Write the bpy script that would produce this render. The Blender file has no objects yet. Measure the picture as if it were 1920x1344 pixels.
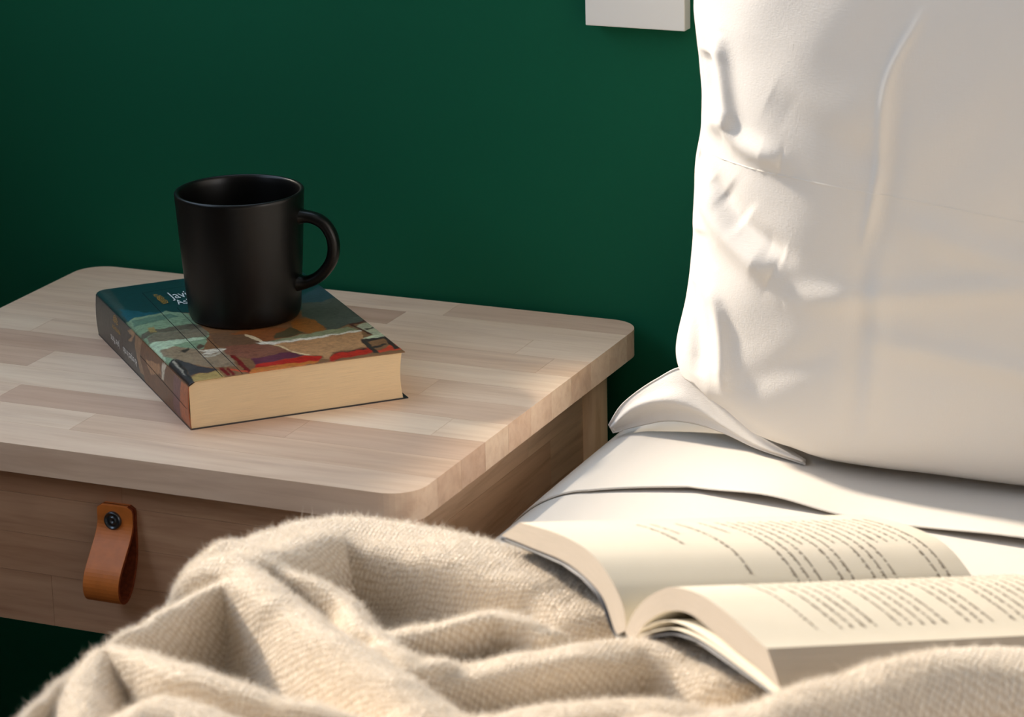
import bpy, bmesh, math, random
import numpy as np
from mathutils import Vector, Matrix

# ------------------------------------------------------------------ camera, light, exposure
S = bpy.context.scene
COL = S.collection
cam_d = bpy.data.cameras.new('camera'); cam = bpy.data.objects.new('camera', cam_d); COL.objects.link(cam)
YAW, PITCH, ROLL = 0.4216, 0.3068, -0.0225
fw = Vector((-math.sin(YAW)*math.cos(PITCH), math.cos(YAW)*math.cos(PITCH), -math.sin(PITCH)))
rt = Vector((math.cos(YAW), math.sin(YAW), 0)); up = rt.cross(fw)
r2 = rt*math.cos(ROLL) + up*math.sin(ROLL); u2 = -rt*math.sin(ROLL) + up*math.cos(ROLL)
CAM = Vector((1.2609, -1.9825, 0.6486))
cam.matrix_world = Matrix(((r2.x,u2.x,-fw.x,CAM.x),(r2.y,u2.y,-fw.y,CAM.y),(r2.z,u2.z,-fw.z,CAM.z),(0,0,0,1)))
cam_d.sensor_width = 36; cam_d.lens = 5600/1920*36; cam_d.clip_start = .05
cam_d.dof.use_dof = True; cam_d.dof.focus_distance = 2.13; cam_d.dof.aperture_fstop = 13
S.camera = cam
S.view_settings.view_transform = 'Standard'; S.view_settings.look = 'None'
S.view_settings.gamma = 1; S.view_settings.use_curve_mapping = False
S.view_settings.exposure = 0.22
wd = bpy.data.worlds.new('world'); S.world = wd; wd.use_nodes = True
bg = wd.node_tree.nodes['Background']; bg.inputs[0].default_value = (.64, .79, 1.0, 1); bg.inputs[1].default_value = 2.7
sun_d = bpy.data.lights.new('sun', 'SUN'); sun = bpy.data.objects.new('sun', sun_d); COL.objects.link(sun)
sun_d.energy = 6.9; sun_d.color = (1, .85, .67); sun_d.angle = math.radians(5.0)
SUN_DIR = Vector((1, -.17, -.62)).normalized()
sun.rotation_euler = SUN_DIR.to_track_quat('-Z', 'Y').to_euler(); sun.location = (-2, .3, 1.5)

# added warm fill light from the right, no known source; lifts page edges and tabletop
w2_d = bpy.data.lights.new('warm_fill_light', 'AREA'); w2 = bpy.data.objects.new('warm_fill_light', w2_d); COL.objects.link(w2)
w2_d.shape = 'RECTANGLE'; w2_d.size = 1.5; w2_d.size_y = 1.2; w2_d.energy = 13; w2_d.color = (1, .74, .48)
w2.location = (3.19, -1.1, .80); w2.rotation_euler = Vector((-1, 0, 0)).to_track_quat('-Z', 'Z').to_euler()
RND = random.Random(7)
NP = np.random.RandomState(5)
# ------------------------------------------------------------------ helpers
def srgb(r, g, b):
    f = lambda c: (c/255/12.92 if c/255 <= .04045 else ((c/255+.055)/1.055)**2.4)
    return (f(r), f(g), f(b), 1)
def tag(o, label=None, cat=None, group=None, kind=None):
    if label: o['label'] = label
    if cat: o['category'] = cat
    if group: o['group'] = group
    if kind: o['kind'] = kind
    return o
def mesh(name, verts, faces, mat=None, parent=None, smooth=True, mats=None, fm=None):
    me = bpy.data.meshes.new(name); me.from_pydata([tuple(v) for v in verts], [], faces)
    return finish(name, me, mat, parent, smooth, mats, fm)
def finish(name, me, mat=None, parent=None, smooth=True, mats=None, fm=None):
    for m in (mats or ([mat] if mat else [])): me.materials.append(m)
    if fm is not None: me.polygons.foreach_set('material_index', fm)
    me.polygons.foreach_set('use_smooth', [smooth]*len(me.polygons))
    me.update()
    o = bpy.data.objects.new(name, me); COL.objects.link(o)
    if parent: o.parent = parent
    return o
def from_bm(name, bm, mat, parent=None, smooth=False):
    me = bpy.data.meshes.new(name); bm.normal_update(); bm.to_mesh(me); bm.free()
    return finish(name, me, mat, parent, smooth)
def empty(name, loc=(0,0,0)):
    o = bpy.data.objects.new(name, None); COL.objects.link(o); o.location = loc; o.empty_display_size = .05
    return o
def box(name, a, b, mat, parent=None, bev=0.0, seg=2):
    bm = bmesh.new()
    bmesh.ops.create_cube(bm, size=1)
    a = Vector(a); b = Vector(b); c = (a+b)/2; d = b-a
    for v in bm.verts: v.co = Vector((v.co.x*d.x, v.co.y*d.y, v.co.z*d.z)) + c
    if bev: bmesh.ops.bevel(bm, geom=bm.edges[:], offset=bev, segments=seg, affect='EDGES', profile=.5)
    return from_bm(name, bm, mat, parent, smooth=False)
def grid_mesh(name, P, mat, parent=None, closed_u=False, uv=None):
    """P: (n,m,3) array"""
    n, m = P.shape[:2]
    idx = np.arange(n*m).reshape(n, m)
    ii = idx if not closed_u else np.vstack([idx, idx[:1]])
    q = np.stack([ii[:-1,:-1], ii[1:,:-1], ii[1:,1:], ii[:-1,1:]], -1).reshape(-1, 4)
    me = bpy.data.meshes.new(name)
    me.vertices.add(n*m); me.vertices.foreach_set('co', P.reshape(-1).astype(np.float32))
    me.loops.add(q.size); me.loops.foreach_set('vertex_index', q.reshape(-1).astype(np.int32))
    me.polygons.add(len(q)); me.polygons.foreach_set('loop_start', np.arange(0, q.size, 4, dtype=np.int32))
    me.update(calc_edges=True)
    if uv is not None:
        l = me.uv_layers.new(name='UVMap'); l.data.foreach_set('uv', uv.reshape(-1, 2)[q.reshape(-1)].reshape(-1).astype(np.float32))
    me.validate()
    return finish(name, me, mat, parent, True)
def tube(name, pts, r, mat, parent=None, n=8, closed_caps=True):
    pts = [Vector(p) for p in pts]; rs = r if isinstance(r, (list, tuple)) else [r]*len(pts)
    V = []; F = []; prev = None
    for i, p in enumerate(pts):
        t = (pts[min(i+1, len(pts)-1)] - pts[max(i-1, 0)]).normalized()
        a = prev - t*prev.dot(t) if prev else t.orthogonal()
        a.normalize(); prev = a; b = t.cross(a)
        for k in range(n):
            an = 2*math.pi*k/n; V.append(p + (a*math.cos(an) + b*math.sin(an))*rs[i])
    for i in range(len(pts)-1):
        for k in range(n): F.append((i*n+k, i*n+(k+1)%n, (i+1)*n+(k+1)%n, (i+1)*n+k))
    if closed_caps: F += [tuple(range(n))[::-1], tuple(range((len(pts)-1)*n, len(pts)*n))]
    return mesh(name, V, F, mat, parent)
def spline(pts, n):
    """Catmull-Rom through pts, resampled to n points by arc length"""
    P = np.array(pts, float); Q = np.vstack([2*P[0]-P[1], P, 2*P[-1]-P[-2]]); out = []
    for i in range(1, len(Q)-2):
        t = np.linspace(0, 1, 24, endpoint=False)[:, None]; a, b, c, d = Q[i-1:i+3]
        out.append(.5*((2*b)+(c-a)*t+(2*a-5*b+4*c-d)*t**2+(3*b-a-3*c+d)*t**3))
    O = np.vstack(out+[P[-1:]]); s = np.r_[0, np.cumsum(np.linalg.norm(np.diff(O, axis=0), axis=1))]
    k = np.linspace(0, s[-1], n)
    return np.stack([np.interp(k, s, O[:, j]) for j in range(P.shape[1])], 1)
def smooth_noise(X, Y, scale, seed, octv=3):
    """cheap value noise from random sines"""
    r = np.random.RandomState(seed); out = np.zeros_like(X)
    for o in range(octv):
        for k in range(5):
            an = r.uniform(0, 6.283); f = 6.283/scale*(1.9**o)*r.uniform(.6, 1.3)
            out += np.sin((X*math.cos(an)+Y*math.sin(an))*f + r.uniform(0, 6.28))/(5*1.9**o)
    return out
# ------------------------------------------------------------------ materials
def new_mat(name, col, rough=.6, spec=.5):
    m = bpy.data.materials.new(name); m.use_nodes = True
    b = m.node_tree.nodes['Principled BSDF']
    b.inputs['Base Color'].default_value = col; b.inputs['Roughness'].default_value = rough
    b.inputs['Specular IOR Level'].default_value = spec
    return m, m.node_tree, b
def nd(nt, t, **kw):
    n = nt.nodes.new(t)
    for k, v in kw.items():
        if k in n.inputs: n.inputs[k].default_value = v
        else: setattr(n, k, v)
    return n
def ramp(nt, fac, stops):
    r = nt.nodes.new('ShaderNodeValToRGB'); e = r.color_ramp.elements
    while len(e) < len(stops): e.new(.5)
    for el, (p, c) in zip(e, stops): el.position = p; el.color = c
    nt.links.new(fac, r.inputs[0]); return r.outputs[0]
def mapping(nt, coord, scale, rot=(0,0,0), offset=None):
    tc = nt.nodes.new('ShaderNodeTexCoord'); mp = nt.nodes.new('ShaderNodeMapping')
    mp.inputs['Scale'].default_value = scale; mp.inputs['Rotation'].default_value = rot
    nt.links.new(tc.outputs[coord], mp.inputs[0])
    if offset is not None: nt.links.new(offset, mp.inputs['Location'])
    return mp.outputs[0]
def bump(nt, b, h, strength, dist=.001):
    bp = nd(nt, 'ShaderNodeBump'); bp.inputs['Strength'].default_value = strength; bp.inputs['Distance'].default_value = dist
    nt.links.new(h, bp.inputs['Height']); nt.links.new(bp.outputs[0], b.inputs['Normal']); return bp
def mixc(nt, fac, a, b, mode='MIX'):
    m = nt.nodes.new('ShaderNodeMix'); m.data_type = 'RGBA'; m.blend_type = mode
    for s, v in ((m.inputs['Factor'], fac), (m.inputs['A'], a), (m.inputs['B'], b)):
        if hasattr(v, 'links') or hasattr(v, 'is_linked'): nt.links.new(v, s)
        else: s.default_value = v
    return m.outputs['Result']
def m_wood(name, grain=(1, 14, 14), base=(247, 222, 198), dark=(235, 207, 180), endg=False):
    m, nt, b = new_mat(name, (1,1,1,1), .42, .35)
    oi = nt.nodes.new('ShaderNodeObjectInfo')
    off = nd(nt, 'ShaderNodeVectorMath', operation='SCALE'); off.inputs[0].default_value = (3.1, 7.7, 5.3); nt.links.new(oi.outputs['Random'], off.inputs['Scale'])
    v = mapping(nt, 'Object', tuple(g*9 for g in grain), offset=off.outputs[0])
    n1 = nd(nt, 'ShaderNodeTexNoise', Scale=1.0, Detail=6.0, Roughness=.62, Distortion=.35); nt.links.new(v, n1.inputs['Vector'])
    v2 = mapping(nt, 'Object', tuple(g*1.6+2 for g in grain), offset=off.outputs[0])
    n2 = nd(nt, 'ShaderNodeTexNoise', Scale=1.0, Detail=3.0, Distortion=1.2); nt.links.new(v2, n2.inputs['Vector'])
    c1 = ramp(nt, n1.outputs[0], [(.30, srgb(*dark)), (.52, srgb(*base)), (.8, srgb(*[min(255, c+12) for c in base]))])
    c2 = ramp(nt, n2.outputs[0], [(.25, srgb(176, 146, 130)), (.5, (1,1,1,1))])
    c = mixc(nt, .30, c1, c2, 'MULTIPLY')
    tone = ramp(nt, oi.outputs['Random'], [(0, srgb(222, 206, 198)), (.18, srgb(240, 228, 218)), (.5, srgb(252, 246, 240)), (.85, srgb(255, 252, 246)), (1, srgb(234, 218, 208))])
    c = mixc(nt, 1.0, c, tone, 'MULTIPLY')
    nt.links.new(c, b.inputs['Base Color']); bump(nt, b, n1.outputs[0], .12, .0006)
    return m
def m_linen(name, col, scale=900, strength=.25, rough=.85, trans=.0):
    m, nt, b = new_mat(name, col, rough, .15)
    v = mapping(nt, 'Object', (1, 1, 1))
    n1 = nd(nt, 'ShaderNodeTexNoise', Scale=scale, Detail=1.0); m1 = mapping(nt, 'Object', (.12, 1, 1)); nt.links.new(m1, n1.inputs['Vector'])
    n2 = nd(nt, 'ShaderNodeTexNoise', Scale=scale, Detail=1.0); m2 = mapping(nt, 'Object', (1, 1, .12)); nt.links.new(m2, n2.inputs['Vector'])
    ad = nd(nt, 'ShaderNodeMath', operation='ADD'); nt.links.new(n1.outputs[0], ad.inputs[0]); nt.links.new(n2.outputs[0], ad.inputs[1])
    bump(nt, b, ad.outputs[0], strength, .0006)
    b.inputs['Sheen Weight'].default_value = .08
    if trans:
        tr = nd(nt, 'ShaderNodeBsdfTranslucent', Color=(col[0], col[1]*.93, col[2]*.82, 1)); mx = nd(nt, 'ShaderNodeMixShader'); mx.inputs[0].default_value = trans
        out = nt.nodes['Material Output']; nt.links.new(b.outputs[0], mx.inputs[1]); nt.links.new(tr.outputs[0], mx.inputs[2]); nt.links.new(mx.outputs[0], out.inputs[0])
    return m
def m_plain(name, col, rough=.5, spec=.5, metal=0, nscale=None, namt=.1, bstr=0):
    m, nt, b = new_mat(name, col, rough, spec); b.inputs['Metallic'].default_value = metal
    if nscale:
        n = nd(nt, 'ShaderNodeTexNoise', Scale=nscale, Detail=4.0); nt.links.new(mapping(nt, 'Object', (1,1,1)), n.inputs['Vector'])
        lo = tuple(c*(1-namt) for c in col[:3])+(1,); hi = tuple(min(1, c*(1+namt)) for c in col[:3])+(1,)
        nt.links.new(ramp(nt, n.outputs[0], [(.3, lo), (.7, hi)]), b.inputs['Base Color'])
        if bstr: bump(nt, b, n.outputs[0], bstr, .001)
    return m

M = {}
def m_wall():
    m, nt, b = new_mat('green_wall_paint', (.0075, .097, .050, 1), .5, .08)
    n = nd(nt, 'ShaderNodeTexNoise', Scale=260.0, Detail=3.0); nt.links.new(mapping(nt, 'Object', (1,1,1)), n.inputs['Vector'])
    n2 = nd(nt, 'ShaderNodeTexNoise', Scale=3.0, Detail=3.0); nt.links.new(mapping(nt, 'Object', (1,1,1)), n2.inputs['Vector'])
    c = ramp(nt, n2.outputs[0], [(.3, (.0072, .093, .048, 1)), (.7, (.0080, .101, .052, 1))]); nt.links.new(c, b.inputs['Base Color'])
    bump(nt, b, n.outputs[0], .10, .0008); return m
M['wall'] = m_wall()
M['plaster'] = m_plain('warm_grey_plaster', (.20, .185, .165, 1), .8, .2, nscale=6, namt=.03)
M['floor'] = m_wood('floor_boards_wood', (14, 1, 14), (150, 110, 78), (110, 76, 50))
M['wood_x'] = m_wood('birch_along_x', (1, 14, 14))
M['drawer_wood_shaded'] = m_wood('birch_drawer_shaded', (1, 14, 14), (206, 164, 132), (186, 142, 110))  # same birch, browner and darker; the front's shade is in this colour
M['wood_y'] = m_wood('birch_along_y', (14, 1, 14), (232, 204, 174), (208, 176, 144))
M['wood_z'] = m_wood('birch_along_z', (14, 14, 1), (236, 208, 174), (214, 180, 142))
M['linen'] = m_linen('white_pillow_linen', (.80, .775, .745, 1), 1500, .22, trans=.12)
M['sheet'] = m_linen('white_cotton_sheet', (.63, .595, .55, 1), 2200, .12)
M['thread'] = m_plain('white_thread', (.80, .77, .72, 1), .8, .2)
M['mug'] = m_plain('black_matte_glaze', (.0016, .0015, .0014, 1), .34, .32, nscale=700, namt=.1, bstr=.03)
M['paper'] = m_plain('cream_paper', (.70, .64, .53, 1), .8, .2, nscale=30, namt=.02)
M['card'] = m_plain('dark_cover_card', (.02, .022, .03, 1), .4, .4, nscale=20, namt=.1)
M['ink'] = m_plain('printing_ink', (.17, .14, .11, 1), .7, .2)
M['black_ink'] = m_plain('black_line_ink', (.008, .007, .006, 1), .5, .4)
M['white_ink'] = m_plain('white_letter_ink', (.78, .77, .74, 1), .5, .4)
M['gold_ink'] = m_plain('gold_emblem_ink', srgb(190, 145, 62), .45, .5)
M['leather'] = m_plain('tan_leather', srgb(206, 116, 50), .40, .4, nscale=120, namt=.10, bstr=.06)
M['leather_edge'] = m_plain('raw_leather_edge', srgb(112, 48, 20), .8, .2, nscale=400, namt=.3, bstr=.3)
M['steel'] = m_plain('dark_screw_steel', (.10, .11, .12, 1), .28, .5, metal=.9)
M['panel'] = m_plain('white_panel', (.78, .76, .72, 1), .6, .3, nscale=8, namt=.01)
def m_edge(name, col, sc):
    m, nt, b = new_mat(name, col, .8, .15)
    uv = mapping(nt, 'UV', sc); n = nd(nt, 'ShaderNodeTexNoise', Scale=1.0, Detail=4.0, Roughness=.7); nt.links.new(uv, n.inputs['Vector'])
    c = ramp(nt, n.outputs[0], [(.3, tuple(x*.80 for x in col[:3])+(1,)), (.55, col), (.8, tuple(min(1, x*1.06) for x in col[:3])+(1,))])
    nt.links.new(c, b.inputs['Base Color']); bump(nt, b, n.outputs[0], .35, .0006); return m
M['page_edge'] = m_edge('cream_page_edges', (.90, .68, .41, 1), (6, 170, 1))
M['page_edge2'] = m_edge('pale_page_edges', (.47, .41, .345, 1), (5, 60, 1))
def m_print(name):
    m, nt, b = new_mat(name, (1,1,1,1), .34, .45)
    a = nt.nodes.new('ShaderNodeVertexColor'); a.layer_name = 'Col'
    n = nd(nt, 'ShaderNodeTexNoise', Scale=420.0, Detail=5.0, Roughness=.65); nt.links.new(mapping(nt, 'Object', (1,1,1)), n.inputs['Vector'])
    g = ramp(nt, n.outputs[0], [(.25, (.62, .60, .58, 1)), (.6, (1, 1, 1, 1)), (.8, (1.12, 1.1, 1.05, 1))])
    n2 = nd(nt, 'ShaderNodeTexNoise', Scale=95.0, Detail=6.0, Roughness=.7, Distortion=1.5); nt.links.new(mapping(nt, 'Object', (1,1.6,1)), n2.inputs['Vector'])
    g2 = ramp(nt, n2.outputs[0], [(.3, (.55, .50, .46, 1)), (.5, (1, 1, 1, 1)), (.7, (1.25, 1.2, 1.1, 1))])
    c = mixc(nt, .8, mixc(nt, .75, a.outputs[0], g, 'MULTIPLY'), g2, 'MULTIPLY')
    nt.links.new(c, b.inputs['Base Color']); return m
M['print'] = m_print('printed_cover')
def m_wool():
    m, nt, b = new_mat('cream_wool', (.62, .52, .41, 1), .95, .05)
    uv = mapping(nt, 'UV', (1, 1, 1))
    nz = nd(nt, 'ShaderNodeTexNoise', Scale=60.0, Detail=2.0); nt.links.new(uv, nz.inputs['Vector'])
    dst = mixc(nt, .006, uv, nz.outputs['Color'], 'ADD')
    w1 = nd(nt, 'ShaderNodeTexWave', Scale=118.0, Distortion=2.0, Detail=1.0); nt.links.new(dst, w1.inputs['Vector'])
    w2 = nd(nt, 'ShaderNodeTexWave', Scale=102.0, Distortion=2.0, Detail=1.0, bands_direction='Y'); nt.links.new(dst, w2.inputs['Vector'])
    mu = nd(nt, 'ShaderNodeMath', operation='MULTIPLY'); nt.links.new(w1.outputs['Fac'], mu.inputs[0]); nt.links.new(w2.outputs['Fac'], mu.inputs[1])
    fz = nd(nt, 'ShaderNodeTexNoise', Scale=420.0, Detail=4.0, Roughness=.7); nt.links.new(uv, fz.inputs['Vector'])
    ad = nd(nt, 'ShaderNodeMath', operation='ADD'); nt.links.new(mu.outputs[0], ad.inputs[0]); nt.links.new(fz.outputs[0], ad.inputs[1])
    c = ramp(nt, ad.outputs[0], [(.28, (.46, .365, .27, 1)), (.60, (.67, .58, .47, 1)), (1.0, (.82, .75, .66, 1))])
    nt.links.new(c, b.inputs['Base Color']); bump(nt, b, ad.outputs[0], .6, .0015)
    b.inputs['Sheen Weight'].default_value = .35; b.inputs['Sheen Roughness'].default_value = .5; b.inputs['Sheen Tint'].default_value = (.95, .9, .85, 1)
    return m
M['wool'] = m_wool()
M['fuzz'] = m_plain('cream_wool_fibre', (.86, .80, .72, 1), .9, .1)
# ------------------------------------------------------------------ room shell
FLOOR = -.63
WY = .006                                     # face of the green wall
def struct(o): o['kind'] = 'structure'; return o
LX = -.25                                     # inner face of the window wall
SILL, HEAD, JAMB = .466, 1.45, .36            # a corner window: sill, head, right jamb in the green wall
def addbox(bm, a, b):
    g = bmesh.ops.create_cube(bm, size=1)['verts']; a = Vector(a); b = Vector(b); c = (a+b)/2; d = b-a
    for v in g: v.co = Vector((v.co.x*d.x, v.co.y*d.y, v.co.z*d.z)) + c
wb = bmesh.new()
addbox(wb, (LX-.12, WY, FLOOR), (3.2, WY+.12, SILL)); addbox(wb, (JAMB, WY, SILL), (3.2, WY+.12, 1.9)); addbox(wb, (LX-.12, WY, HEAD), (JAMB, WY+.12, 1.9))
struct(from_bm('wall_back', wb, M['wall']))
wl = bmesh.new()
addbox(wl, (LX-.12, -3.2, FLOOR), (LX, WY-.001, SILL)); addbox(wl, (LX-.12, -3.2, HEAD), (LX, WY-.001, 1.9)); addbox(wl, (LX-.12, -3.2, SILL), (LX, -1.7, HEAD))
struct(from_bm('wall_left', wl, M['plaster']))
wf = bmesh.new()
addbox(wf, (LX-.10, -1.70, SILL), (LX-.05, -1.66, HEAD)); addbox(wf, (LX-.10, -1.70, HEAD-.04), (LX-.05, WY+.10, HEAD))
addbox(wf, (LX-.05, WY+.05, HEAD-.04), (JAMB, WY+.10, HEAD)); addbox(wf, (JAMB-.03, WY+.05, SILL), (JAMB, WY+.10, HEAD-.04))
struct(from_bm('window_1', wf, M['panel']))
struct(box('floor', (-.4, -3.2, FLOOR-.05), (3.2, WY+.12, FLOOR), M['floor']))
struct(box('ceiling', (-.4, -3.2, 1.9), (3.2, WY+.12, 1.95), M['panel']))
wr = bmesh.new()
addbox(wr, (3.2, -3.2, FLOOR), (3.3, WY+.12, .19)); addbox(wr, (3.2, -3.2, 1.41), (3.3, WY+.12, 1.9)); addbox(wr, (3.2, -3.2, .19), (3.3, -1.86, 1.41)); addbox(wr, (3.2, -.34, .19), (3.3, WY+.12, 1.41))
struct(from_bm('wall_right', wr, M['plaster']))
w2f = bmesh.new()
addbox(w2f, (3.22, -1.86, .19), (3.27, -1.82, 1.41)); addbox(w2f, (3.22, -.38, .19), (3.27, -.34, 1.41)); addbox(w2f, (3.22, -1.82, 1.37), (3.27, -.38, 1.41)); addbox(w2f, (3.22, -1.82, .19), (3.27, -.38, .23)); addbox(w2f, (3.22, -1.12, .23), (3.27, -1.08, 1.37))
struct(from_bm('added_window_frame', w2f, M['panel']))  # invented window frame, put in around the added fill light
struct(box('wall_front', (-.4, -3.3, FLOOR), (3.3, -3.2, 1.9), M['plaster']))
# white panel on the wall, only its lower end in the photo
wp = empty('wall_panel', (.477, WY, .36)); tag(wp, 'white rectangular panel hung flat on the green wall above the nightstand', 'wall panel')
def child_world(o, p): o.parent = p; o.matrix_parent_inverse = Matrix.Translation(p.location).inverted(); return o
child_world(box('face_board', (.4395, WY-.014, .2235), (.5165, WY-.002, .50), M['panel'], None, .0008), wp)
child_world(box('back_board', (.4425, WY-.003, .2265), (.5135, WY, .497), M['panel'], None), wp)

# ------------------------------------------------------------------ nightstand
ns = empty('nightstand', (0, 0, 0)); tag(ns, 'pale birch nightstand with rounded top and tan leather drawer pull beside the bed', 'nightstand')
TW, TD, TT, RAD = .48, .40, .0205, .024
def rounded_slab(x0, y0, x1, y1, z0, z1, r, bev):
    bm = bmesh.new(); pts = []
    for cx, cy, a0 in ((x1-r, y1-r, 0), (x0+r, y1-r, 90), (x0+r, y0+r, 180), (x1-r, y0+r, 270)):
        for k in range(11):
            a = math.radians(a0+9*k); pts.append((cx+r*math.cos(a), cy+r*math.sin(a)))
    top = [bm.verts.new((x, y, z1)) for x, y in pts]; bot = [bm.verts.new((x, y, z0)) for x, y in pts]
    ft = bm.faces.new(top); bm.faces.new(bot[::-1]); n = len(pts)
    for i in range(n): bm.faces.new((top[i], bot[i], bot[(i+1)%n], top[(i+1)%n]))
    if bev: bmesh.ops.bevel(bm, geom=list(ft.edges), offset=bev, segments=2, affect='EDGES')
    return bm
tt = from_bm('tabletop', rounded_slab(.0015, -TD+.0015, TW-.0015, -.0015, -TT+.001, -.0015, RAD, 0), M['wood_x'], ns)
def cut(bm, co, no):
    r = bmesh.ops.bisect_plane(bm, geom=bm.verts[:]+bm.edges[:]+bm.faces[:], plane_co=co, plane_no=no, clear_outer=True)
    ed = [e for e in r['geom_cut'] if isinstance(e, bmesh.types.BMEdge)]
    if ed: bmesh.ops.holes_fill(bm, edges=[e for e in bm.edges if e.is_boundary])
slab = rounded_slab(0, -TD, TW, 0, -TT, 0, RAD, .0014)
rows = [0, -.034, -.068, -.104, -.14, -.176, -.212, -.25, -.288, -.326, -.362, -TD]
joints = [[.33], [.09, .30], [.21, .42], [.14, .452], [.055, .275], [.175, .395], [.10, .315], [.235, .44], [.12, .35], [.205], []]
G = .00012
for i in range(len(rows)-1):
    xs = [0]+joints[i]+[TW]
    for j in range(len(xs)-1):
        b = slab.copy()
        if i > 0: cut(b, (0, rows[i]-G, 0), (0, 1, 0))
        if i < len(rows)-2: cut(b, (0, rows[i+1]+G, 0), (0, -1, 0))
        if j > 0: cut(b, (xs[j]+G, 0, 0), (-1, 0, 0))
        if j < len(xs)-2: cut(b, (xs[j+1]-G, 0, 0), (1, 0, 0))
        from_bm('stave', b, M['wood_x'], tt)
slab.free()
def leg(x, y):
    tube('leg', [(x, y, -TT), (x, y, -.2), (x, y, -.45), (x, y, FLOOR)], [.0165, .0165, .015, .012], M['wood_z'], ns, n=28)
LXS, LYS = (.031, .4455), (-.033, -.368)
for x in LXS:
    for y in LYS: leg(x, y)
def stave_panel(name, a, b, axis, mat, hs, joints):
    """a panel of horizontal staves: a,b corners, axis 0 = runs along x, 1 = along y"""
    a = Vector(a); b = Vector(b); e = .001
    core = box(name, a+Vector((e, e, e)), b-Vector((e, e, e)), mat, ns)
    zs = [b.z]+[b.z-h for h in hs]+[a.z]
    for i in range(len(zs)-1):
        ks = [a[axis]]+joints[i % len(joints)]+[b[axis]]
        for j in range(len(ks)-1):
            p = Vector((a.x, a.y, zs[i+1]+G)); q = Vector((b.x, b.y, zs[i]-G)); p[axis] = ks[j]+G; q[axis] = ks[j+1]-G
            box('stave', p, q, mat, core)
    return core
DF = stave_panel('drawer_front', (.006, -.3885, -.1335), (.474, -.372, -.0215), 0, M['drawer_wood_shaded'], (.018, .047, .075), [[.26], [.38], [.12, .33], [.2]])
SPY = [[-.15], [-.29, -.11], [-.22]]
stave_panel('side_panel', (.435, -.353, -.133), (.450, -.048, -TT), 1, M['wood_y'], (.04, .075), SPY)
stave_panel('side_panel', (.024, -.353, -.133), (.039, -.048, -TT), 1, M['wood_y'], (.04, .075), SPY)
stave_panel('back_panel', (.047, -.040, -.133), (.429, -.026, -TT), 0, M['wood_x'], (.04, .075), [[.2], [.3], [.14]])
# leather pull: a strap folded into a drop loop, edges bare, one screw
PX0, PX1, PY = .2435, .2710, -.3887
loop = [(-.0050, -.0395), (-.0050, -.046), (-.0052, -.054), (-.0090, -.063), (-.0165, -.074), (-.0245, -.086), (-.0275, -.096), (-.0255, -.1045), (-.0195, -.1080), (-.0130, -.1045), (-.0070, -.094), (-.0026, -.080), (-.0016, -.066), (-.0015, -.055), (-.0015, -.0395)]
L2 = spline([(a, -.0365+(b+.0395)*.91) for a, b in loop], 60); TH = .0023
V = []; F = []; fm = []
d = np.gradient(L2, axis=0); d /= np.linalg.norm(d, axis=1)[:, None]; nrm = np.stack([d[:, 1], -d[:, 0]], 1)   # toward the outside of the loop
for i, (p, q) in enumerate(zip(L2, nrm)):
    # the strap's upper corners are rounded, the lower end leans to the left as in use
    zz = p[1]; t = max(0, (-.0365-zz)/.07); lean = -.0010*t
    topd = min(abs(zz+.0365), .004); rc = .004-math.sqrt(max(0, .004**2-(.004-topd)**2)) if i < 12 or i > 52 else 0
    for sgn in (1, -1):
        o = p+q*TH/2*(-sgn)
        V += [(PX0+rc+lean, PY+o[0]+.0004, o[1]), (PX1-rc+lean, PY+o[0]+.0004, o[1])]
n = len(L2)
for i in range(n-1):
    a = 4*i; b = a+4
    F += [(a, a+1, b+1, b), (a+2, b+2, b+3, a+3), (a+1, a+3, b+3, b+1), (a, b, b+2, a+2)]; fm += [0, 1, 1, 1]
F += [(0, 2, 3, 1), (4*n-4, 4*n-3, 4*n-1, 4*n-2)]; fm += [1, 1]
pull = mesh('leather_pull', V, F, None, ns, False, [M['leather_edge'], M['leather']], [{0: 0, 1: 1}.get(f) if k % 4 < 2 else 0 for k, f in enumerate(fm)]); pull['label'] = 'tan leather loop pull'
bv = pull.modifiers.new('bevel', 'BEVEL'); bv.width = .0004; bv.segments = 2; bv.limit_method = 'ANGLE'; bv.angle_limit = 1.0
def lathe(name, prof, mat, parent, n=48, mat_world=None, smooth=True):
    P = np.array([[(r*math.cos(2*math.pi*k/n), r*math.sin(2*math.pi*k/n), z) for r, z in prof] for k in range(n)])
    if mat_world is not None:
        Q = np.c_[P.reshape(-1, 3), np.ones(n*len(prof))] @ np.array(mat_world).T; P = Q[:, :3].reshape(P.shape)
    return grid_mesh(name, P, mat, parent, closed_u=True)
SM = Matrix.Translation((.2560, PY-.0064, -.0470)) @ Matrix.Rotation(math.radians(90), 4, 'X')
lathe('screw', [(0, .0004), (.0012, .0006), (.0013, .0012), (.0026, .0014), (.0028, .0007), (.0046, .0007), (.0050, .0016), (.0058, .0018), (.0062, .0010), (.0063, -.0006)], M['steel'], pull, 40, SM)

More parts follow.
